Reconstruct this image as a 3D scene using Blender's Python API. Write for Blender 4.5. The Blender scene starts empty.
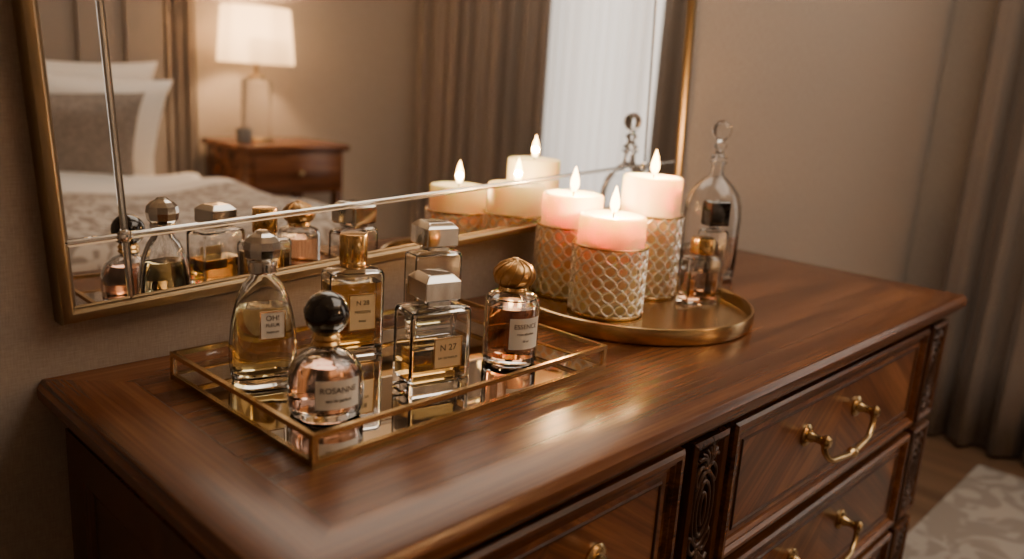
import bpy, bmesh, math, random
from mathutils import Vector, Matrix
random.seed(7)
C=bpy.context.scene.collection
T=0.80
pi=math.pi
# ------------------------------------------------------------------ materials
def newmat(name):
    m=bpy.data.materials.new(name); m.use_nodes=True
    nt=m.node_tree; b=nt.nodes['Principled BSDF']; return m,nt,b
def pm(name,col,rough=.5,metal=0,trans=0,ior=1.45,emit=None,es=0,coat=0,sss=0,sssr=.02,bump=0,bscale=50,sheen=0,spec=None):
    m,nt,b=newmat(name)
    b.inputs['Base Color'].default_value=(*col,1)
    b.inputs['Roughness'].default_value=rough; b.inputs['Metallic'].default_value=metal
    b.inputs['Transmission Weight'].default_value=trans; b.inputs['IOR'].default_value=ior
    b.inputs['Coat Weight'].default_value=coat
    b.inputs['Sheen Weight'].default_value=sheen
    if spec is not None: b.inputs['Specular IOR Level'].default_value=spec
    if emit: b.inputs['Emission Color'].default_value=(*emit,1); b.inputs['Emission Strength'].default_value=es
    if sss:
        b.inputs['Subsurface Weight'].default_value=sss; b.inputs['Subsurface Radius'].default_value=(1,.66,.38)
        b.inputs['Subsurface Scale'].default_value=sssr
    if bump:
        tc=nt.nodes.new('ShaderNodeTexCoord'); n=nt.nodes.new('ShaderNodeTexNoise'); n.inputs['Scale'].default_value=bscale; n.inputs['Detail'].default_value=4
        bp=nt.nodes.new('ShaderNodeBump'); bp.inputs['Strength'].default_value=bump; bp.inputs['Distance'].default_value=.002
        nt.links.new(tc.outputs['Object'],n.inputs['Vector']); nt.links.new(n.outputs['Fac'],bp.inputs['Height']); nt.links.new(bp.outputs['Normal'],b.inputs['Normal'])
    return m
def wood(name,rot=(0,0,0),dark=(.048,.015,.006),mid=(.135,.046,.016),light=(.26,.102,.036),rough=.26,gs=1.0):
    # grain runs along local X after rotation
    m,nt,b=newmat(name); N=nt.nodes; L=nt.links
    tc=N.new('ShaderNodeTexCoord'); r=N.new('ShaderNodeMapping'); r.inputs['Rotation'].default_value=rot
    L.new(tc.outputs['Object'],r.inputs['Vector'])
    m1=N.new('ShaderNodeMapping'); m1.inputs['Scale'].default_value=(1.1*gs,19*gs,19*gs); L.new(r.outputs[0],m1.inputs['Vector'])
    n1=N.new('ShaderNodeTexNoise'); n1.inputs['Scale'].default_value=1; n1.inputs['Detail'].default_value=7; n1.inputs['Roughness'].default_value=.6; n1.inputs['Distortion'].default_value=.25
    L.new(m1.outputs[0],n1.inputs['Vector'])
    m2=N.new('ShaderNodeMapping'); m2.inputs['Scale'].default_value=(4*gs,190*gs,190*gs); L.new(r.outputs[0],m2.inputs['Vector'])
    n2=N.new('ShaderNodeTexNoise'); n2.inputs['Scale'].default_value=1; n2.inputs['Detail'].default_value=3
    L.new(m2.outputs[0],n2.inputs['Vector'])
    mx=N.new('ShaderNodeMath'); mx.operation='MULTIPLY_ADD'; mx.inputs[1].default_value=.3; L.new(n2.outputs['Fac'],mx.inputs[0])
    ms=N.new('ShaderNodeMath'); ms.operation='MULTIPLY'; ms.inputs[1].default_value=.72; L.new(n1.outputs['Fac'],ms.inputs[0]); L.new(ms.outputs[0],mx.inputs[2])
    cr=N.new('ShaderNodeValToRGB'); e=cr.color_ramp.elements
    e[0].position=.36; e[0].color=(*dark,1); e[1].position=.66; e[1].color=(*light,1)
    q=cr.color_ramp.elements.new(.5); q.color=(*mid,1)
    L.new(mx.outputs[0],cr.inputs['Fac']); L.new(cr.outputs['Color'],b.inputs['Base Color'])
    b.inputs['Roughness'].default_value=rough; b.inputs['Coat Weight'].default_value=.15; b.inputs['Coat Roughness'].default_value=.2
    bp=N.new('ShaderNodeBump'); bp.inputs['Strength'].default_value=.06; bp.inputs['Distance'].default_value=.001
    L.new(mx.outputs[0],bp.inputs['Height']); L.new(bp.outputs['Normal'],b.inputs['Normal'])
    return m
def wallpaper(name,c1,c2):
    m,nt,b=newmat(name); N=nt.nodes; L=nt.links
    tc=N.new('ShaderNodeTexCoord')
    hs=[]
    for sc in ((60,60,700),(700,700,60)):
        mp=N.new('ShaderNodeMapping'); mp.inputs['Scale'].default_value=sc; L.new(tc.outputs['Object'],mp.inputs['Vector'])
        n=N.new('ShaderNodeTexNoise'); n.inputs['Scale'].default_value=1; n.inputs['Detail'].default_value=2; L.new(mp.outputs[0],n.inputs['Vector']); hs.append(n)
    a=N.new('ShaderNodeMath'); a.operation='ADD'; L.new(hs[0].outputs['Fac'],a.inputs[0]); L.new(hs[1].outputs['Fac'],a.inputs[1])
    cr=N.new('ShaderNodeValToRGB'); e=cr.color_ramp.elements; e[0].position=.35; e[1].position=.65
    e[0].color=(*c1,1); e[1].color=(*c2,1)
    h=N.new('ShaderNodeMath'); h.operation='MULTIPLY'; h.inputs[1].default_value=.5; L.new(a.outputs[0],h.inputs[0])
    L.new(h.outputs[0],cr.inputs['Fac']); L.new(cr.outputs['Color'],b.inputs['Base Color'])
    b.inputs['Roughness'].default_value=.85
    bp=N.new('ShaderNodeBump'); bp.inputs['Strength'].default_value=.25; bp.inputs['Distance'].default_value=.001
    L.new(h.outputs[0],bp.inputs['Height']); L.new(bp.outputs['Normal'],b.inputs['Normal'])
    return m
def pattern(name,c1,c2,scale=8,rough=.9):
    m,nt,b=newmat(name); N=nt.nodes; L=nt.links
    tc=N.new('ShaderNodeTexCoord'); n=N.new('ShaderNodeTexNoise'); n.inputs['Scale'].default_value=scale; n.inputs['Detail'].default_value=1; n.inputs['Distortion'].default_value=2.5
    L.new(tc.outputs['Object'],n.inputs['Vector'])
    cr=N.new('ShaderNodeValToRGB'); e=cr.color_ramp.elements; e[0].position=.46; e[1].position=.54; e[0].color=(*c1,1); e[1].color=(*c2,1)
    L.new(n.outputs['Fac'],cr.inputs['Fac']); L.new(cr.outputs['Color'],b.inputs['Base Color']); b.inputs['Roughness'].default_value=rough
    return m
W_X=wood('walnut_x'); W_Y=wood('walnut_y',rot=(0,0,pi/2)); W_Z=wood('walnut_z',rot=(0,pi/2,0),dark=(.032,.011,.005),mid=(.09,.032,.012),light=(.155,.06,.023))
W_D1=wood('walnut_diag_a',rot=(0,math.radians(35),0),rough=.3,dark=(.055,.019,.007),mid=(.17,.06,.021),light=(.39,.165,.06)); W_D2=wood('walnut_diag_b',rot=(0,math.radians(-35),0),rough=.3,dark=(.055,.019,.007),mid=(.17,.06,.021),light=(.39,.165,.06))
W_C=pm('walnut_carved',(.06,.022,.009),.35,coat=.3,bump=.4,bscale=120)
BRASS=pm('brass',(.62,.44,.22),.24,1,bump=.05,bscale=200)
BRONZE=pm('antique_bronze',(.34,.25,.145),.38,1,bump=.12,bscale=90)
GOLD=pm('gold',(.8,.53,.23),.18,1)
CHROME=pm('chrome',(.8,.77,.72),.1,1)
MIRROR=pm('mirror_silver',(.92,.91,.89),.0,1)
SILVERLINE=pm('bevel_silver',(.7,.69,.66),.2,1)
GLASS=pm('clear_glass',(1,1,1),0,0,1,1.45)
def liq(n,c): return pm(n,c,0,0,1,1.34)
L_GOLD=liq('liquid_gold',(1,.86,.47)); L_AMB=liq('liquid_amber',(.99,.60,.17)); L_PEACH=liq('liquid_peach',(1,.56,.34)); L_HON=liq('liquid_honey',(1,.62,.2)); L_ROSE=liq('liquid_rose',(1,.60,.45)); L_SMOKE=liq('liquid_smoke',(.6,.48,.38))
BLACK=pm('black_gloss',(.006,.005,.005),.06,coat=1)
LABEL=pm('label_cream',(.8,.75,.66),.5); LABELG=pm('label_gold',(.85,.66,.38),.38,.45); INK=pm('label_ink',(.08,.05,.03),.6)
WAX=pm('candle_wax',(.98,.745,.47),.45,sss=1,sssr=.05)
WICK=pm('wick_black',(.02,.015,.01),.9)
FLAME,nt,b=newmat('flame'); nt.nodes.remove(b)
em=nt.nodes.new('ShaderNodeEmission'); em.inputs[0].default_value=(1,.56,.19,1); em.inputs[1].default_value=18
tp=nt.nodes.new('ShaderNodeBsdfTransparent'); ad=nt.nodes.new('ShaderNodeAddShader')
nt.links.new(em.outputs[0],ad.inputs[0]); nt.links.new(tp.outputs[0],ad.inputs[1]); nt.links.new(ad.outputs[0],nt.nodes['Material Output'].inputs[0])
LATT=pm('lattice_silver',(.95,.91,.85),.3,1)
WALL=wallpaper('linen_wallpaper',(.32,.268,.225),(.43,.37,.315))
CEIL=pm('ceiling_paint',(.8,.77,.72),.9); TRIM=pm('trim_paint',(.6,.55,.5),.5)
FLOORM=wood('oak_floor',rot=(0,0,pi/2),dark=(.09,.05,.028),mid=(.16,.095,.055),light=(.24,.15,.09),rough=.45,gs=.6)
CURT=pm('curtain_taupe',(.17,.135,.11),.85,sheen=.3,bump=.2,bscale=300)
LINEN=pm('white_linen',(.8,.77,.73),.85,bump=.3,bscale=60); GREYF=pattern('grey_pillow_fabric',(.2,.17,.15),(.26,.225,.2),30)
HEADB=pm('headboard_fabric',(.27,.23,.2),.85,bump=.2,bscale=300)
THROW=pattern('bedspread_pattern',(.26,.22,.19),(.52,.47,.42),13); RUG=pattern('rug_pattern',(.28,.25,.22),(.40,.37,.34),6)
SHADE,nt,b=newmat('lamp_shade_fabric')
b.inputs['Base Color'].default_value=(.95,.86,.72,1); b.inputs['Roughness'].default_value=.9
tr=nt.nodes.new('ShaderNodeBsdfTranslucent'); tr.inputs[0].default_value=(.98,.88,.72,1); mxs=nt.nodes.new('ShaderNodeMixShader'); mxs.inputs[0].default_value=.72
nt.links.new(b.outputs[0],mxs.inputs[1]); nt.links.new(tr.outputs[0],mxs.inputs[2]); nt.links.new(mxs.outputs[0],nt.nodes['Material Output'].inputs[0])
SHEER,nt,b=newmat('sheer_curtain')
b.inputs['Base Color'].default_value=(.85,.83,.8,1); b.inputs['Roughness'].default_value=.9
tr=nt.nodes.new('ShaderNodeBsdfTranslucent'); tr.inputs[0].default_value=(.82,.78,.73,1); tp=nt.nodes.new('ShaderNodeBsdfTransparent')
m1=nt.nodes.new('ShaderNodeMixShader'); m1.inputs[0].default_value=.42; m2=nt.nodes.new('ShaderNodeMixShader'); m2.inputs[0].default_value=.04
nt.links.new(b.outputs[0],m1.inputs[1]); nt.links.new(tr.outputs[0],m1.inputs[2]); nt.links.new(m1.outputs[0],m2.inputs[1]); nt.links.new(tp.outputs[0],m2.inputs[2]); nt.links.new(m2.outputs[0],nt.nodes['Material Output'].inputs[0])
# ------------------------------------------------------------------ mesh helpers
def empty(name,loc=(0,0,0),rz=0,parent=None):
    o=bpy.data.objects.new(name,None); o.location=loc; o.rotation_euler=(0,0,rz); o.empty_display_size=.05; C.objects.link(o)
    if parent: o.parent=parent
    return o
def finish(bm,name,mats,parent=None,loc=(0,0,0),rot=(0,0,0),smooth=True,ang=35,recalc=True):
    if recalc: bmesh.ops.recalc_face_normals(bm,faces=bm.faces[:])
    me=bpy.data.meshes.new(name); bm.to_mesh(me); bm.free()
    if not isinstance(mats,(list,tuple)): mats=[mats]
    for m in mats: me.materials.append(m)
    if smooth:
        me.shade_smooth(); me.set_sharp_from_angle(angle=math.radians(ang))
    o=bpy.data.objects.new(name,me); o.location=loc; o.rotation_euler=rot; C.objects.link(o)
    if parent: o.parent=parent
    return o
def addbox(bm,x0,x1,y0,y1,z0,z1,mi=0):
    v=[bm.verts.new(p) for p in ((x0,y0,z0),(x1,y0,z0),(x1,y1,z0),(x0,y1,z0),(x0,y0,z1),(x1,y0,z1),(x1,y1,z1),(x0,y1,z1))]
    for f in ((0,3,2,1),(4,5,6,7),(0,1,5,4),(1,2,6,5),(2,3,7,6),(3,0,4,7)):
        bm.faces.new([v[i] for i in f]).material_index=mi
def boxes(name,lst,mat,parent=None,bev=0,loc=(0,0,0),rot=(0,0,0),seg=2):
    bm=bmesh.new()
    for bx in lst: addbox(bm,*bx)
    if bev: bmesh.ops.bevel(bm,geom=bm.edges[:],offset=bev,segments=seg,affect='EDGES',profile=.5)
    return finish(bm,name,mat,parent,loc,rot,smooth=bool(bev))
def lathe(name,prof,mat,parent=None,loc=(0,0,0),n=48,ang=35,closed=False,rot=(0,0,0),sc=(1,1)):
    bm=bmesh.new(); rings=[]
    for r,z in prof:
        if r<1e-6: rings.append([bm.verts.new((0,0,z))])
        else: rings.append([bm.verts.new((sc[0]*r*math.cos(2*pi*i/n),sc[1]*r*math.sin(2*pi*i/n),z)) for i in range(n)])
    pairs=list(zip(rings[:-1],rings[1:]))
    if closed: pairs.append((rings[-1],rings[0]))
    for a,b_ in pairs:
        for i in range(n):
            j=(i+1)%n
            if len(a)==1 and len(b_)==1: continue
            if len(a)==1: bm.faces.new((a[0],b_[i],b_[j]))
            elif len(b_)==1: bm.faces.new((a[i],a[j],b_[0]))
            else: bm.faces.new((a[i],a[j],b_[j],b_[i]))
    return finish(bm,name,mat,parent,loc,rot,ang=ang)
def rr(hx,hy,r,n=6):
    r=max(1e-4,min(r,hx,hy)); P=[]
    for cx,cy,a0 in ((hx-r,hy-r,0),(-hx+r,hy-r,pi/2),(-hx+r,-hy+r,pi),(hx-r,-hy+r,1.5*pi)):
        for k in range(n+1):
            a=a0+pi/2*k/n; P.append((cx+r*math.cos(a),cy+r*math.sin(a)))
    return P
def loft_bm(bm,secs,flip=False,n=6):
    b2=bmesh.new(); R=[]
    for z,hx,hy,r in secs: R.append([b2.verts.new((x,y,z)) for x,y in rr(hx,hy,r,n)])
    m=len(R[0])
    for a,b_ in zip(R[:-1],R[1:]):
        for i in range(m):
            j=(i+1)%m; b2.faces.new((a[i],a[j],b_[j],b_[i]))
    b2.faces.new(R[0][::-1]); b2.faces.new(R[-1])
    bmesh.ops.recalc_face_normals(b2,faces=b2.faces[:])
    if flip: bmesh.ops.reverse_faces(b2,faces=b2.faces[:])
    tmp=bpy.data.meshes.new('t'); b2.to_mesh(tmp); b2.free(); bm.from_mesh(tmp); bpy.data.meshes.remove(tmp)
def loft(name,secs,mat,parent=None,loc=(0,0,0),ang=30,n=6,rot=(0,0,0)):
    bm=bmesh.new(); loft_bm(bm,secs,n=n); return finish(bm,name,mat,parent,loc,rot,ang=ang,recalc=False)
def tube(name,paths,rad,mat,parent=None,loc=(0,0,0),cyc=False,res=2,rot=(0,0,0)):
    cu=bpy.data.curves.new(name,'CURVE'); cu.dimensions='3D'; cu.bevel_depth=rad; cu.bevel_resolution=res
    for P in paths:
        s=cu.splines.new('POLY'); s.points.add(len(P)-1)
        for i,p in enumerate(P): s.points[i].co=(*p,1)
        s.use_cyclic_u=cyc
        s.use_smooth=True
    cu.use_fill_caps=True
    cu.materials.append(mat)
    tmp=bpy.data.objects.new('t',cu); C.objects.link(tmp); bpy.context.view_layer.update()
    dg=bpy.context.evaluated_depsgraph_get(); me=bpy.data.meshes.new_from_object(tmp.evaluated_get(dg)); bpy.data.objects.remove(tmp)
    me.name=name
    o=bpy.data.objects.new(name,me); o.location=loc; o.rotation_euler=rot; C.objects.link(o)
    if parent: o.parent=parent
    return o
def catmull(P,k=6):
    P=[Vector(p) for p in P]; out=[]
    for i in range(len(P)-1):
        p0=P[max(i-1,0)];p1=P[i];p2=P[i+1];p3=P[min(i+2,len(P)-1)]
        for s in range(k):
            t=s/k
            out.append(.5*((2*p1)+(-p0+p2)*t+(2*p0-5*p1+4*p2-p3)*t*t+(-p0+3*p1-3*p2+p3)*t**3))
    out.append(P[-1]); return [tuple(v) for v in out]
def rectrings(bm,x0,x1,z0,z1,prof,mi=0,cap=True,capmi=0,splitcap=None):
    """rings in XZ plane; prof = [(inset,y)...]"""
    R=[]
    for ins,y in prof:
        R.append([bm.verts.new(p) for p in ((x0+ins,y,z0+ins),(x1-ins,y,z0+ins),(x1-ins,y,z1-ins),(x0+ins,y,z1-ins))])
    for a,b_ in zip(R[:-1],R[1:]):
        for i in range(4):
            j=(i+1)%4; bm.faces.new((a[i],a[j],b_[j],b_[i])).material_index=mi
    if cap:
        if splitcap:
            ins,y=prof[-1]; xm=(x0+x1)/2
            a,b_,c,d=R[-1]; e=bm.verts.new((xm,y,z0+ins)); f=bm.verts.new((xm,y,z1-ins))
            bm.faces.new((a,e,f,d)).material_index=splitcap[0]; bm.faces.new((e,b_,c,f)).material_index=splitcap[1]
        else: bm.faces.new(R[-1]).material_index=capmi
def text(name,s,size,parent,loc,mat=INK,bendR=None,yoff=0):
    cu=bpy.data.curves.new('t','FONT'); cu.body=s; cu.size=size; cu.align_x='CENTER'; cu.align_y='CENTER'; cu.extrude=.0001
    t=bpy.data.objects.new('t',cu); C.objects.link(t); bpy.context.view_layer.update()
    dg=bpy.context.evaluated_depsgraph_get(); me=bpy.data.meshes.new_from_object(t.evaluated_get(dg)); bpy.data.objects.remove(t)
    me.materials.clear(); me.materials.append(mat)
    for v in me.vertices:
        x,y,z=v.co
        if bendR: a=x/bendR; v.co=(bendR*math.sin(a),-(bendR+z)*math.cos(a),y)
        else: v.co=(x,-z,y)
    o=bpy.data.objects.new(name,me); o.location=loc; C.objects.link(o); o.parent=parent; return o
def bentlabel(name,w,h,R,mat,parent,loc):
    bm=bmesh.new(); n=14; G=[]
    for k in range(2):
        G.append([[bm.verts.new(((R+k*.0005)*math.sin((i/n-.5)*w/R),-(R+k*.0005)*math.cos((i/n-.5)*w/R),zz)) for i in range(n+1)] for zz in (-h/2,h/2)])
    for i in range(n):
        bm.faces.new((G[1][0][i],G[1][0][i+1],G[1][1][i+1],G[1][1][i])); bm.faces.new((G[0][0][i+1],G[0][0][i],G[0][1][i],G[0][1][i+1]))
        for q in (0,1): bm.faces.new((G[0][q][i],G[0][q][i+1],G[1][q][i+1],G[1][q][i]))
    return finish(bm,name,mat,parent,loc,recalc=True)
# ------------------------------------------------------------------ room shell
R=3.0; YB=-3.04; XL=-1.3; HC=2.6
boxes('floor',[(XL-.1,R+.1,YB-.1,.1,-.1,0)],FLOORM)
boxes('ceiling',[(XL-.1,R+.1,YB-.1,.1,HC,HC+.1)],CEIL)
boxes('wall_front',[(XL-.1,R+.1,0,.1,0,HC)],WALL)
boxes('wall_back',[(XL-.1,R+.1,YB-.1,YB,0,HC)],WALL)
boxes('wall_left',[(XL-.1,XL,YB,0,0,HC)],WALL)
wy0,wy1,wz0,wz1=-2.05,-.75,.5,2.25
boxes('wall_right',[(R,R+.1,YB,wy0,0,HC),(R,R+.1,wy1,0,0,HC),(R,R+.1,wy0,wy1,0,wz0),(R,R+.1,wy0,wy1,wz1,HC)],WALL)
boxes('baseboard_front',[(XL,R,-.015,0,0,.11)],TRIM,bev=.003)
boxes('baseboard_right',[(R-.015,R,YB,-.016,0,.11)],TRIM,bev=.003)
boxes('baseboard_back',[(XL,R-.016,YB,YB+.015,0,.11)],TRIM,bev=.003)
boxes('window_1',[(R+.02,R+.07,wy0,wy0+.05,wz0,wz1),(R+.02,R+.07,wy1-.05,wy1,wz0,wz1),(R+.02,R+.07,wy0,wy1,wz0,wz0+.05),(R+.02,R+.07,wy0,wy1,wz1-.05,wz1),(R+.03,R+.06,(wy0+wy1)/2-.02,(wy0+wy1)/2+.02,wz0,wz1)],TRIM)
def curtain(name,ax,a0,a1,fixed,z0,z1,folds,amp,mat,th=.004):
    bm=bmesh.new(); n=folds*12; m=8; g=[]
    for j in range(m+1):
        row=[]; z=z0+(z1-z0)*j/m
        for i in range(n+1):
            t=i/n; s=a0+(a1-a0)*t
            off=amp*math.sin(2*pi*folds*t+.5*math.sin(3*t+j*.15))+amp*.35*math.sin(2*pi*folds*2.3*t+1)
            off*=1.05-.35*j/m
            row.append(bm.verts.new((s,fixed+off,z) if ax=='x' else (fixed+off,s,z)))
        g.append(row)
    for j in range(m):
        for i in range(n): bm.faces.new((g[j][i],g[j][i+1],g[j+1][i+1],g[j+1][i]))
    o=finish(bm,name,mat,ang=80); 
    if th:
        md=o.modifiers.new('s','SOLIDIFY'); md.thickness=th
    return o
curtain('curtain_drape','y',-1.22,-.17,R-.11,.015,2.42,9,.035,CURT)
curtain('curtain_drape.001','y',-2.9,-1.86,R-.11,.015,2.42,9,.035,CURT)
curtain('sheer_curtain','y',-2.1,-.9,R-.04,.02,2.42,17,.016,SHEER,0)
curtain('curtain_drape.002','x',1.43,1.58,YB+.045,.12,2.42,3,.018,CURT)
rod=empty('curtain_rod')
tube('rod',[[(R-.08,-2.95,2.45),(R-.08,-.1,2.45)]],.012,BRONZE,rod)
for y in (-2.95,-.1): lathe('finial',[(0,-.03),(.02,-.02),(.028,0),(.02,.02),(0,.03)],BRONZE,rod,(R-.08,y,2.45),n=24)
tube('bracket',[[(R,-2.8,2.45),(R-.08,-2.8,2.45)],[(R,-.14,2.45),(R-.08,-.14,2.45)]],.008,BRONZE,rod)
boxes('area_rug',[(1.75,2.74,-2.3,-.42,0.001,.012)],RUG,bev=.003)
# ------------------------------------------------------------------ dresser
W=1.6226; D=.5552
dr=empty('dresser',(0,0,T))
bm=bmesh.new()
prof=[(-.038,.018),(-.034,.010),(-.030,.008),(-.024,.001),(-.018,0),(-.010,0),(-.006,.003),(-.003,.004),(-.001,.0055),(0,.008)]
Rg=[]
for z,i in prof: Rg.append([bm.verts.new(p) for p in ((i,-D+i,z),(W-i,-D+i,z),(W-i,-.0015,z),(i,-.0015,z))])
for a,b_ in zip(Rg[:-1],Rg[1:]):
    for i in range(4):
        j=(i+1)%4; f=bm.faces.new((a[i],a[j],b_[j],b_[i])); f.material_index=1 if i in (1,3) else 0
bm.faces.new(Rg[0][::-1])
# veneered top: cross-banded border, thin dark inlay line, field
def toprect(ix,iy): return [bm.verts.new(p) for p in ((ix,-D+iy,0),(W-ix,-D+iy,0),(W-ix,-iy,0),(ix,-iy,0))]
to=Rg[-1]
for ix,iy,mi in ((.085,.07,(0,1)),(.0862,.0712,(2,2))):
    nx_=toprect(ix,iy)
    for i in range(4):
        j=(i+1)%4; f=bm.faces.new((to[i],to[j],nx_[j],nx_[i])); f.material_index=mi[1] if i in (1,3) else mi[0]
    to=nx_
bm.faces.new(to).material_index=0
finish(bm,'top_slab',[W_X,W_Y,W_C],dr,ang=25)
yF=-D+.035
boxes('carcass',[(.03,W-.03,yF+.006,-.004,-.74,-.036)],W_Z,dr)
boxes('cornice',[(.022,W-.022,yF-.012,-.004,-.048,-.037)],W_X,dr,bev=.003)
boxes('plinth',[(.02,W-.02,yF-.015,-.004,-.75,-.70)],W_X,dr,bev=.004)
fx=[(.02,.12),(W-.12,W-.02)]
for a,b_ in fx:
    for y0,y1 in ((yF-.015,yF+.07),(-.09,-.004)):
        boxes('foot',[(a,b_,y0,y1,-.80,-.749)],W_X,dr,bev=.006)
# left & right side panels
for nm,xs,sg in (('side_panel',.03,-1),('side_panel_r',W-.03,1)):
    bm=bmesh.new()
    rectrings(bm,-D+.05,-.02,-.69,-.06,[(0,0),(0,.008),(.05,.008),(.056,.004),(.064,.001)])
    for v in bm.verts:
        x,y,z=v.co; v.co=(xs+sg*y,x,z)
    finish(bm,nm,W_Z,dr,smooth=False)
def drawer(x0,x1,z0,z1,hx,hw):
    bm=bmesh.new()
    rectrings(bm,x0,x1,z0,z1,[(0,0),(0,-.014),(.004,-.018),(.010,-.018),(.014,-.013),(.017,-.013),(.020,-.008),(.026,-.008)],0,splitcap=(1,2))
    finish(bm,'drawer_front',[W_X,W_D1,W_D2],dr,(0,yF,0),ang=20)
    # field bead
    bm=bmesh.new()
    rectrings(bm,x0+.036,x1-.036,z0+.034,z1-.034,[(0,-.008),(.0015,-.0105),(.0035,-.0105),(.005,-.008)],0,cap=False)
    finish(bm,'bead',W_C,dr,(0,yF,0),ang=20)
    zc=(z0+z1)/2+.016
    for s in (-1,1):
        lathe('rosette',[(0,.0),(.019,0),(.019,.003),(.015,.006),(.010,.007),(.009,.012),(.007,.016),(.007,.026),(.010,.030),(.011,.036),(.007,.041),(0,.042)],BRASS,dr,(hx+s*hw/2,yF-.008,zc),n=28,rot=(pi/2,0,0))
    h=hw/2
    P=[(-h,-.036,0),(-h+.001,-.038,-.018),(-h*.78,-.042,-.036),(-h*.45,-.045,-.04),(0,-.046,-.044),(h*.45,-.045,-.04),(h*.78,-.042,-.036),(h-.001,-.038,-.018),(h,-.036,0)]
    tube('bail',[catmull(P)],.0052,BRASS,dr,(hx,yF-.004,zc),res=4)
    lathe('bail_knuckle',[(0,-.02),(.004,-.018),(.0085,-.006),(.0095,0),(.0085,.006),(.004,.018),(0,.02)],BRASS,dr,(hx,yF-.05,zc-.044),n=20,rot=(0,pi/2,0))
rows=[(-.262,-.052),(-.492,-.282),(-.692,-.512)]
for k,(z0,z1) in enumerate(rows):
    drawer(.08,.565,z0,z1,.32,.17)
    drawer(.69,1.47,z0,z1,1.045+.02*k,.20)
def carved(x0,x1,z0,z1):
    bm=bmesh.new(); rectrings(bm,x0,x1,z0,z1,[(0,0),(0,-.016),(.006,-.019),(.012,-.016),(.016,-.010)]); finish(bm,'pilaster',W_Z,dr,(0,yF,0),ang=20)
    cx=(x0+x1)/2; w=(x1-x0)/2-.018; P=[]; y=yF-.012
    h=z1-z0
    def ell(a,b_,cz,n=20,dx=0): return [(cx+dx+a*math.cos(2*pi*k/n),y,cz+b_*math.sin(2*pi*k/n)) for k in range(n+1)]
    zc=(z0+z1)/2
    P+= [ell(w*.95,h*.26,zc),ell(w*.6,h*.19,zc),ell(w*.25,h*.11,zc)]
    for s in (-1,1):
        zz=zc+s*h*.36
        for k in range(-3,4):
            a=k*.42; P.append(catmull([(cx,y,zz-s*h*.06),(cx+w*.5*math.sin(a),y-.003,zz+s*(h*.02)*math.cos(a)),(cx+w*.95*math.sin(a),y-.001,zz-s*h*.04+s*h*.11*math.cos(a))],4))
        P.append(ell(w*.3,w*.3,zz-s*h*.05,12))
        for q in (-1,1):
            P.append(catmull([(cx,y,zc+s*h*.27),(cx+q*w*.5,y,zc+s*h*.3),(cx+q*w*.95,y,zc+s*h*.24),(cx+q*w*.9,y,zc+s*h*.17),(cx+q*w*.7,y,zc+s*h*.2)],4))
    tube('carving',P,.0034,W_C,dr,res=2)
for z0,z1 in rows:
    carved(.585,.672,z0,z1); carved(1.49,W-.038,z0,z1)
# ------------------------------------------------------------------ wall mirror
mx0,mx1,mz,mr=.0245,1.3033,.0680,.0561
wm=empty('wall_mirror',(mx0,0,T+mz)); wm.rotation_euler=(0,-mr,0)
mw=mx1-mx0; mh=.86
bm=bmesh.new(); rectrings(bm,0,mw,0,mh,[(0,0),(0,-.024),(.002,-.028),(.005,-.029),(.012,-.029),(.014,-.027),(.0155,-.018)],cap=False)
finish(bm,'frame',BRONZE,wm,ang=40)
boxes('backing',[(.004,mw-.004,-.016,-.001,.004,mh-.004)],BLACK,wm)
lx,rx,bz,tz=.082,1.139,.094,mh-.099
xs=[.015,lx,rx,mw-.015]; zs=[.015,bz,tz,mh-.015]
for i in range(3):
    for j in range(3):
        g=.001
        bm=bmesh.new(); rectrings(bm,xs[i]+g,xs[i+1]-g,zs[j]+g,zs[j+1]-g,[(0,-.0165),(0,-.0185),(.0035,-.0200)],capmi=0)
        finish(bm,'mirror_panel',MIRROR,wm,smooth=False)
s_=.0014
boxes('mullions',[(lx-s_,lx+s_,-.0210,-.016,.018,mh-.018),(rx-s_,rx+s_,-.0210,-.016,.018,mh-.018),(.018,mw-.018,-.0210,-.016,bz-s_,bz+s_),(.018,mw-.018,-.0210,-.016,tz-s_,tz+s_)],SILVERLINE,wm)
for x in (lx,rx):
    for z in (bz,tz): lathe('stud',[(.008,0),(.008,.003),(.006,.005),(0,.006)],CHROME,wm,(x,-.020,z),n=24,rot=(pi/2,0,0))
# ------------------------------------------------------------------ perfume tray
tw,td,th,ta=.4684,.3044,.0341,.0173
tr_=empty('mirrored_perfume_tray',(.1281,-.3869,T),ta)
f=.0035
bm=bmesh.new()
def rods(z,s=f):
    addbox(bm,0,tw,0,2*s,z,z+2*s); addbox(bm,0,tw,td-2*s,td,z,z+2*s); addbox(bm,0,2*s,2*s,td-2*s,z,z+2*s); addbox(bm,tw-2*s,tw,2*s,td-2*s,z,z+2*s)
rods(0); rods(th-2*f*.8,f*.8)
for x in (0,tw-2*f):
    for y in (0,td-2*f): addbox(bm,x,x+2*f,y,y+2*f,2*f,th-.0058)
finish(bm,'gold_frame',BRASS,tr_,smooth=False)
boxes('mirror_base',[(2*f,tw-2*f,2*f,td-2*f,.001,.006)],MIRROR,tr_)
boxes('glass_sides',[(.007,tw-.007,.0025,.0045,.007,th-.0058),(.007,tw-.007,td-.0045,td-.0025,.007,th-.0058),(.0025,.0045,.007,td-.007,.007,th-.0058),(tw-.0045,tw-.0025,.007,td-.007,.007,th-.0058)],GLASS,tr_)
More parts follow.
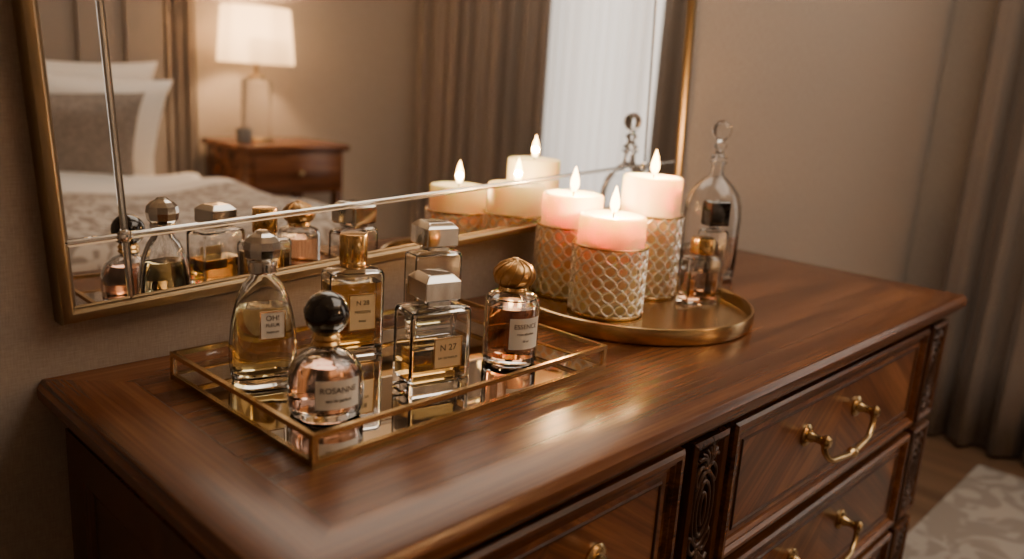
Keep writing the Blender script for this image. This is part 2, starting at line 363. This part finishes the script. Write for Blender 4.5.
# ------------------------------------------------------------------ bottles
def interp(secs,z):
    for a,b_ in zip(secs[:-1],secs[1:]):
        if a[0]<=z<=b_[0]:
            t=(z-a[0])/max(1e-9,b_[0]-a[0]); return tuple(a[k]+(b_[k]-a[k])*t for k in range(4))
    return secs[-1]
def glassbody(root,secs,wall,tb,fill,lm,n=6):
    bm=bmesh.new(); loft_bm(bm,secs,n=n)
    ztop=secs[-1][0]; mid=ztop*.5; z0=secs[0][0]+tb
    inn=[]
    q=interp(secs,z0+.004); inn.append((z0,max(.002,q[1]-wall-.003),max(.002,q[2]-wall-.003),max(.001,q[3]-wall)))
    inn.append((z0+.003,max(.002,q[1]-wall),max(.002,q[2]-wall),max(.001,q[3]-wall)))
    for s in secs:
        if s[0]>z0+.008:
            z=s[0]-(wall if s[0]>mid else 0)
            if z>inn[-1][0]+.0005: inn.append((z,max(.0025,s[1]-wall),max(.0025,s[2]-wall),max(.002,s[3]-wall)))
    loft_bm(bm,inn,flip=True,n=n)
    finish(bm,'glass',GLASS,root,ang=30,recalc=False)
    if lm:
        L_=[(z+.0004,x-.0005,y-.0005,r) for z,x,y,r in inn if z<fill]
        q=interp(inn,fill); L_.append((fill,q[1]-.0005,q[2]-.0005,q[3]))
        loft('perfume_liquid',L_,lm,root,n=n)
    return inn
TF=T+.0062
def root(name,x,y,rz,z=TF): return empty(name,(x,y,z),math.radians(rz))
def flatlabel(r,w,h,y,x,z,mat,txt,size=.008,frame=True):
    boxes('label',[(x-w/2,x+w/2,-y-.0008,-y-.0001,z-h/2,z+h/2)],mat,r)
    if frame:
        bm=bmesh.new(); rectrings(bm,x-w/2,x+w/2,z-h/2,z+h/2,[(0,-.0008),(0,-.0014),(.0012,-.0014),(.0012,-.0008)],cap=False); finish(bm,'label_border',GOLD,r,(0,-y,0),smooth=False)
    k=len(txt)
    for i,(s,sz) in enumerate(txt): text('label_text',s,sz,r,(x,-y-.001,z+h*(.5-(i+1)/(k+1))))
# b1 tall oval bottle, silver collar and cap
r=root('perfume_bottle',.204,-.158,-14)
glassbody(r,[(0,.034,.022,.022),(.003,.037,.025,.025),(.02,.040,.027,.027),(.045,.040,.027,.027),(.075,.037,.026,.026),(.1,.031,.022,.022),(.118,.023,.018,.018),(.128,.015,.014,.014),(.138,.012,.012,.012)],.003,.010,.092,L_GOLD,n=8)
flatlabel(r,.030,.034,.0268,.004,.074,LABEL,[('OH!',.009),('FLEUR',.006),('PARFUM',.004)])
lathe('collar',[(0,.132),(.0165,.132),(.0175,.135),(.0165,.139),(.0175,.142),(.0165,.146),(0,.146)],CHROME,r)
lathe('cap',[(0,.146),(.016,.146),(.0205,.151),(.022,.161),(.0205,.170),(.015,.176),(.009,.179),(.0065,.182),(0,.183)],CHROME,r,n=10,ang=10)
# b2 squat round with black ball
r=root('perfume_bottle.001',.206,-.290,-14)
glassbody(r,[(0,.034,.034,.034),(.003,.038,.038,.038),(.012,.041,.041,.041),(.03,.0415,.0415,.0415),(.05,.040,.040,.040),(.062,.034,.034,.034),(.070,.024,.024,.024),(.075,.013,.013,.013),(.082,.011,.011,.011)],.003,.010,.060,L_ROSE,n=10)
bentlabel('label',.05,.032,.0420,LABEL,r,(0,0,.035)); text('label_text','ROSANNE',.009,r,(0,0,.040),bendR=.0427); text('label_text','eau de parfum',.005,r,(0,0,.029),bendR=.0427)
lathe('collar',[(0,.078),(.014,.078),(.016,.081),(.014,.084),(.016,.087),(.014,.091),(.012,.093),(0,.093)],GOLD,r)
lathe('ball_stopper',[(0.0001,.091)]+[(.0245*math.sin(a),.1135-.0245*math.cos(a)) for a in [pi*k/20 for k in range(2,20)]]+[(0,.138)],BLACK,r,n=40)
# b3 rect gold
def rectb(nm,x,y,rz,w,d,h,wall,tb,fill,lm,rc=.006,nr=.011,z=TF):
    r=root(nm,x,y,rz,z); a,b_=w/2,d/2
    glassbody(r,[(0,a-.002,b_-.002,rc),(.002,a,b_,rc),(h-.006,a,b_,rc),(h-.002,a-.002,b_-.002,rc),(h,a-.006,b_-.006,rc),(h+.001,nr,nr,nr),(h+.008,nr,nr,nr)],wall,tb,fill,lm)
    return r
r=rectb('perfume_bottle.002',.348,-.135,-14,.076,.042,.115,.003,.010,.098,L_AMB)
flatlabel(r,.038,.050,.0211,.006,.06,LABELG,[('N 28',.009),('MAISON',.006),('PARIS',.004)])
lathe('collar',[(0,.117),(.0165,.117),(.0175,.119),(.0175,.123),(.0165,.125),(0,.125)],GOLD,r)
lathe('cap',[(0,.125),(.0175,.125),(.0185,.127),(.0185,.159),(.0175,.162),(.012,.163),(0,.163)],GOLD,r)
# square faceted caps
def sqcap(r,z,s,h,mat):
    loft('cap_collar',[(z,s*.62,s*.62,.002),(z+.006,s*.62,s*.62,.002)],mat,r)
    loft('cap',[(z+.006,s-.003,s-.003,.002),(z+.009,s,s,.002),(z+h-.008,s,s,.002),(z+h-.001,s-.007,s-.007,.002),(z+h,s-.009,s-.009,.002)],mat,r,ang=20)
r=rectb('perfume_bottle.003',.500,-.121,-12,.078,.042,.122,.004,.012,.07,L_GOLD)
sqcap(r,.124,.026,.042,CHROME)
r=rectb('perfume_bottle.004',.350,-.298,-12,.082,.050,.104,.005,.014,.055,L_HON,rc=.005)
flatlabel(r,.038,.038,.0251,.008,.050,LABELG,[('N 27',.011),('EAU DE PARFUM',.0035)])
sqcap(r,.106,.024,.038,CHROME)
# b6 round gold turban cap
r=root('perfume_bottle.005',.499,-.287,-14)
glassbody(r,[(0,.032,.032,.032),(.002,.0355,.0355,.0355),(.006,.037,.037,.037),(.085,.037,.037,.037),(.092,.034,.034,.034),(.096,.026,.026,.026),(.097,.013,.013,.013),(.103,.013,.013,.013)],.003,.009,.079,L_PEACH,n=10)
bentlabel('label',.046,.042,.0375,LABEL,r,(.0,0,.048)); text('label_text','ESSENCE',.009,r,(0,0,.058),bendR=.0382); text('label_text','rose absolue',.005,r,(0,0,.048),bendR=.0382); text('label_text','50 ml',.004,r,(0,0,.038),bendR=.0382)
lathe('collar',[(0,.098),(.019,.098),(.0205,.101),(.0195,.105),(0,.105)],GOLD,r)
AGOLD=pm('antique_gold',(.6,.36,.15),.28,1,bump=.3,bscale=150)
lathe('cap',[(0,.105),(.017,.105),(.024,.110),(.0275,.118),(.0265,.126),(.021,.133),(.012,.138),(.006,.140),(.0045,.143),(0,.144)],AGOLD,r,n=32,ang=50)
P=[]
for k in range(12):
    P.append([((q[0]+.0004)*math.cos(2*pi*k/12+.9*i/6),(q[0]+.0004)*math.sin(2*pi*k/12+.9*i/6),q[1]) for i,q in enumerate([(.018,.106),(.024,.110),(.0275,.118),(.0265,.126),(.021,.133),(.012,.138),(.006,.140)])])
tube('cap_swirl',P,.0012,AGOLD,r,res=1)
# ------------------------------------------------------------------ round tray & candles
TC=(.881,-.212); TR=.209
rt=empty('round_brass_tray',(TC[0],TC[1],T))
lathe('tray',[(0,.0005),(TR-.006,.0005),(TR-.001,.003),(TR,.008),(TR,.024),(TR-.001,.027),(TR-.004,.028),(TR-.006,.026),(TR-.007,.014),(TR-.010,.0095),(0,.0095)],BRASS,rt,n=96)
RT=T+.0100
def candle(x,y,rad,hwax,hh,name,N=18):
    r=empty(name,(x,y,RT))
    rw=rad-.0055
    lathe('wax',[(0,.003),(rw,.003),(rw,hwax-.004),(rw-.002,hwax-.001),(rw-.006,hwax),(rw-.012,hwax-.003),(rw*.5,hwax-.006),(0,hwax-.007)],WAX,r,n=64,ang=60)
    tube('wick',[catmull([(0,0,hwax-.008),(.0005,0,hwax+.004),(.002,0,hwax+.010)])],.0011,WICK,r)
    fl=[(0,0),(.0035,.001),(.0066,.007),(.0078,.013),(.0072,.020),(.005,.029),(.0026,.037),(.001,.042),(0,.045)]
    lathe('flame',fl,FLAME,r,(.0015,0,hwax+.003),n=24,ang=80)
    P=[]; p=hh-.012; rows=2.5 if hh<.13 else 3
    def pt(th_,z,rr_=rad): return (rr_*math.cos(th_),rr_*math.sin(th_),z)
    for i in range(N):
        for s in (-1,1):
            P.append([pt(2*pi*i/N+s*(pi/N)*math.sin(2*pi*rows*k/48),.006+p*k/48) for k in range(49)])
    tube('lattice',P,.0021,LATT,r,res=1)
    # small fretwork knots where the lattice strands cross or touch
    bm=bmesh.new(); nz=int(rows*4)
    for i in range(N):
        for k in range(0,nz+1):
            zc=.006+p*k/nz
            th0=2*pi*i/N if k%2==0 else 2*pi*(i+.5)/N
            x0,y0,z0_=pt(th0,zc,rad)
            bmesh.ops.create_icosphere(bm,subdivisions=1,radius=.0036,matrix=Matrix.Translation((x0,y0,z0_)))
    finish(bm,'lattice_knots',LATT,r,ang=60)
    tube('rims',[[pt(2*pi*k/64,zz,rad) for k in range(64)] for zz in (.003,hh-.003)],.0028,BRASS,r,cyc=True)
    l=bpy.data.lights.new('candle_light','POINT'); l.energy=4.4; l.color=(1,.55,.23); l.shadow_soft_size=.006
    o=bpy.data.objects.new('candle_light',l); o.location=(.0015,0,hwax+.018); C.objects.link(o); o.parent=r
    return r
candle(.808,-.211,.0615,.165,.118,'pillar_candle')
candle(.847,-.090,.0600,.182,.128,'pillar_candle.001')
candle(.976,-.168,.0600,.218,.152,'pillar_candle.002')
# small perfumes on tray
r=rectb('perfume_bottle.006',.992,-.276,-25,.068,.036,.088,.0035,.008,.06,L_PEACH,z=RT,nr=.009)
lathe('cap',[(0,.093),(.021,.093),(.022,.096),(.022,.117),(.020,.121),(.014,.122),(0,.122)],GOLD,r)
r=rectb('perfume_bottle.007',1.060,-.255,-25,.050,.032,.128,.0035,.008,.1,L_SMOKE,z=RT,nr=.009)
loft('cap',[(.135,.020,.015,.003),(.137,.021,.016,.003),(.178,.021,.016,.003),(.180,.019,.014,.003)],BLACK,r)
# bell decanter
r=empty('glass_decanter',(1.258,-.134,T+.0006)); r.scale=(1.05,1.05,1.06)
po=[(0,0),(.050,0),(.056,.004),(.057,.02),(.057,.12),(.055,.145),(.048,.168),(.036,.186),(.022,.197),(.014,.203),(.012,.212),(.012,.225),(.018,.229),(.018,.232),(0.0095,.232)]
pi_=[(0.0095,.232),(.0085,.205),(.018,.193),(.032,.182),(.044,.164),(.0505,.143),(.0525,.12),(.0525,.024),(.048,.014),(0,.012)]
lathe('decanter_body',po+pi_[1:],GLASS,r,n=64,ang=50)
lathe('stopper',[(0,.222),(.007,.222),(.008,.233),(.015,.235),(.016,.239),(.009,.245),(.007,.252),(.012,.258),(.012,.262),(.006,.268),(.008,.272)]+[(.019*math.sin(a),.291-.019*math.cos(a)) for a in [pi*k/14 for k in range(3,14)]]+[(0,.310)],GLASS,r,n=40,ang=40)
loft('perfume_liquid',[(.0145,.047,.047,.047),(.024,.0518,.0518,.0518),(.055,.0518,.0518,.0518)],liq('liquid_clear',(.98,.93,.85)),r,n=12)
# ------------------------------------------------------------------ bedroom behind camera
bed=empty('bed',(.62,0,0))
bx0,bx1,by0,by1=-.80,.76,-2.93,-1.15
boxes('bed_frame',[(bx0,bx1,by0,by1,.14,.36)],HEADB,bed,bev=.02)
boxes('legs',[(x,x+.06,y,y+.06,0,.15) for x in (bx0+.03,bx1-.09) for y in (by0+.03,by1-.09)],W_Z,bed)
boxes('mattress',[(bx0+.02,bx1-.02,by0,by1-.02,.362,.62)],LINEN,bed,bev=.05,seg=4)
bm=bmesh.new(); nx,ny=40,48; g=[]
for j in range(ny+1):
    row=[]
    for i in range(nx+1):
        u=i/nx*2-1; v=j/ny
        x=(bx0+bx1)/2+u*(bx1-bx0)/2*1.0; y=by0+.42+(by1+.03-by0-.42)*v
        e=max(0,abs(u)-.9)/.1; e2=max(0,v-.93)/.07
        z=.69+.018*math.sin(7*u+3*v)+.012*math.sin(13*v+5*u)-.28*e**2.0-.28*e2**2.0+.02*(v<.08)
        row.append(bm.verts.new((x,y,max(.3,z))))
    g.append(row)
for j in range(ny):
    for i in range(nx):
        f_=bm.faces.new((g[j][i],g[j][i+1],g[j+1][i+1],g[j+1][i])); f_.material_index=0 if j<15 else 1
o=finish(bm,'duvet',[LINEN,THROW],bed,ang=80); md=o.modifiers.new('s','SOLIDIFY'); md.thickness=.03; md.offset=0
# headboard with vertical tufted channels
bm=bmesh.new(); n=8
for i in range(n):
    x0=bx0-.03+(bx1-bx0+.06)*i/n; x1=bx0-.03+(bx1-bx0+.06)*(i+1)/n; addbox(bm,x0,x1,by0-.09,by0-.01,.14,1.62)
bmesh.ops.bevel(bm,geom=bm.edges[:],offset=.025,segments=4,affect='EDGES'); finish(bm,'headboard',HEADB,bed)
def pillow(w,h,t,loc,rot,mat):
    bm=bmesh.new(); n=24; G={}
    for s in (1,-1):
        for i in range(n+1):
            for j in range(n+1):
                u=i/n*2-1; v=j/n*2-1
                edge=(i in(0,n)) or (j in (0,n))
                if edge and s==-1: G[(s,i,j)]=G[(1,i,j)]; continue
                k=((1-u*u)*(1-v*v))**.38
                pin=1-.10*(1-abs(u)**2)*abs(v)**3; pin2=1-.10*(1-abs(v)**2)*abs(u)**3
                G[(s,i,j)]=bm.verts.new((u*w/2*pin2,-s*t/2*k,v*h/2*pin))
    for s in (1,-1):
        for i in range(n):
            for j in range(n):
                bm.faces.new([G[(s,i,j)],G[(s,i+1,j)],G[(s,i+1,j+1)],G[(s,i,j+1)]])
    return finish(bm,'pillow',mat,bed,loc,rot,ang=90)
for x in (-.42,.30): pillow(.72,.52,.2,(x,by0+.14,.92),(-.22,0,.03),LINEN)
for x in (-.40,.30): pillow(.68,.48,.19,(x,by0+.31,.89),(-.38,.03,-.05),LINEN)
for x in (-.34,.20): pillow(.50,.42,.17,(x,by0+.50,.86),(-.5,-.04,.06),GREYF)
ns=empty('nightstand',(1.885,-2.79,0))
boxes('top',[(-.29,.29,-.22,.24,.79,.82)],W_X,ns,bev=.006)
boxes('case',[(-.265,.265,-.21,.215,.58,.79)],W_X,ns,bev=.003)
boxes('drawer',[(-.24,.24,.215,.23,.60,.77)],W_X,ns,bev=.004)
boxes('legs',[(x,x+.045,y,y+.045,0,.58) for x in (-.265,.22) for y in (-.21,.17)],W_Z,ns,bev=.004)
boxes('shelf',[(-.23,.23,-.18,.19,.2,.22)],W_X,ns)
lathe('knob',[(0,0),(.006,0),(.006,.012),(.014,.018),(.014,.024),(0,.028)],BRASS,ns,(0,.23,.685),rot=(-pi/2,0,0),n=24)
lamp=empty('table_lamp',(1.79,-2.80,.821))
lathe('base',[(0,0),(.08,0),(.08,.012),(.075,.018),(0,.018)],BRASS,lamp)
lathe('glass_column',[(0,.019),(.068,.019),(.070,.03),(.070,.28),(.062,.298),(.03,.306),(0,.306)],GLASS,lamp)
lathe('stem',[(0,.307),(.035,.307),(.035,.318),(.008,.324),(.008,.42),(0,.42)],BRASS,lamp)
lathe('lamp_shade',[(.183,.375),(.163,.635)],SHADE,lamp,n=64)
lathe('bulb',[(0,.42),(.015,.425),(.032,.46),(.035,.485),(.028,.51),(0,.522)],pm('bulb_glow',(1,.8,.5),.5,emit=(1,.72,.42),es=30),lamp)
l=bpy.data.lights.new('lamp_light','POINT'); l.energy=46; l.color=(1,.60,.30); l.shadow_soft_size=.05
o=bpy.data.objects.new('lamp_light',l); o.location=(0,0,.56); C.objects.link(o); o.parent=lamp
cup=empty('ceramic_cup',(1.66,-2.68,.821)); lathe('cup',[(0,0),(.03,0),(.036,.01),(.04,.07),(.037,.07),(.033,.012),(0,.01)],pm('cup_glaze',(.2,.2,.2),.3),cup)
# ------------------------------------------------------------------ lights
def area(name,loc,rot,sx,sy,e,col):
    l=bpy.data.lights.new(name,'AREA'); l.shape='RECTANGLE'; l.size=sx; l.size_y=sy; l.energy=e; l.color=col
    o=bpy.data.objects.new(name,l); o.location=loc; o.rotation_euler=rot; C.objects.link(o); return o
area('window_daylight',(R+.35,(wy0+wy1)/2,1.4),(0,pi/2,0),1.8,1.3,30,(1,.93,.86))
area('ceiling_fill',(1.7,-1.15,HC-.03),(0,0,0),1.9,1.7,31,(1,.86,.71))  # broad warm fill added below the ceiling to brighten wall and dresser; no real fixture
w=bpy.data.worlds.new('World'); bpy.context.scene.world=w; w.use_nodes=True
w.node_tree.nodes['Background'].inputs[0].default_value=(.95,.95,1,1); w.node_tree.nodes['Background'].inputs[1].default_value=1.0
# ------------------------------------------------------------------ camera
cx,cy,yaw,pit,fpx,roll=-.2662,-1.0087,.8120,.2341,810.487,.0660
fw=Vector((math.sin(yaw)*math.cos(pit),math.cos(yaw)*math.cos(pit),-math.sin(pit)))
rt0=Vector((math.cos(yaw),-math.sin(yaw),0)); up0=rt0.cross(fw)
rv=rt0*math.cos(roll)+up0*math.sin(roll); uv=-rt0*math.sin(roll)+up0*math.cos(roll)
cam=bpy.data.cameras.new('camera'); co=bpy.data.objects.new('camera',cam); C.objects.link(co)
M=Matrix((rv,uv,-fw)).transposed().to_4x4(); M.translation=Vector((cx,cy,T+.37)); co.matrix_world=M
cam.sensor_width=36; cam.lens=fpx/1024*36; cam.clip_start=.02
cam.dof.use_dof=True; cam.dof.focus_distance=1.06; cam.dof.aperture_fstop=2.4
bpy.context.scene.camera=co
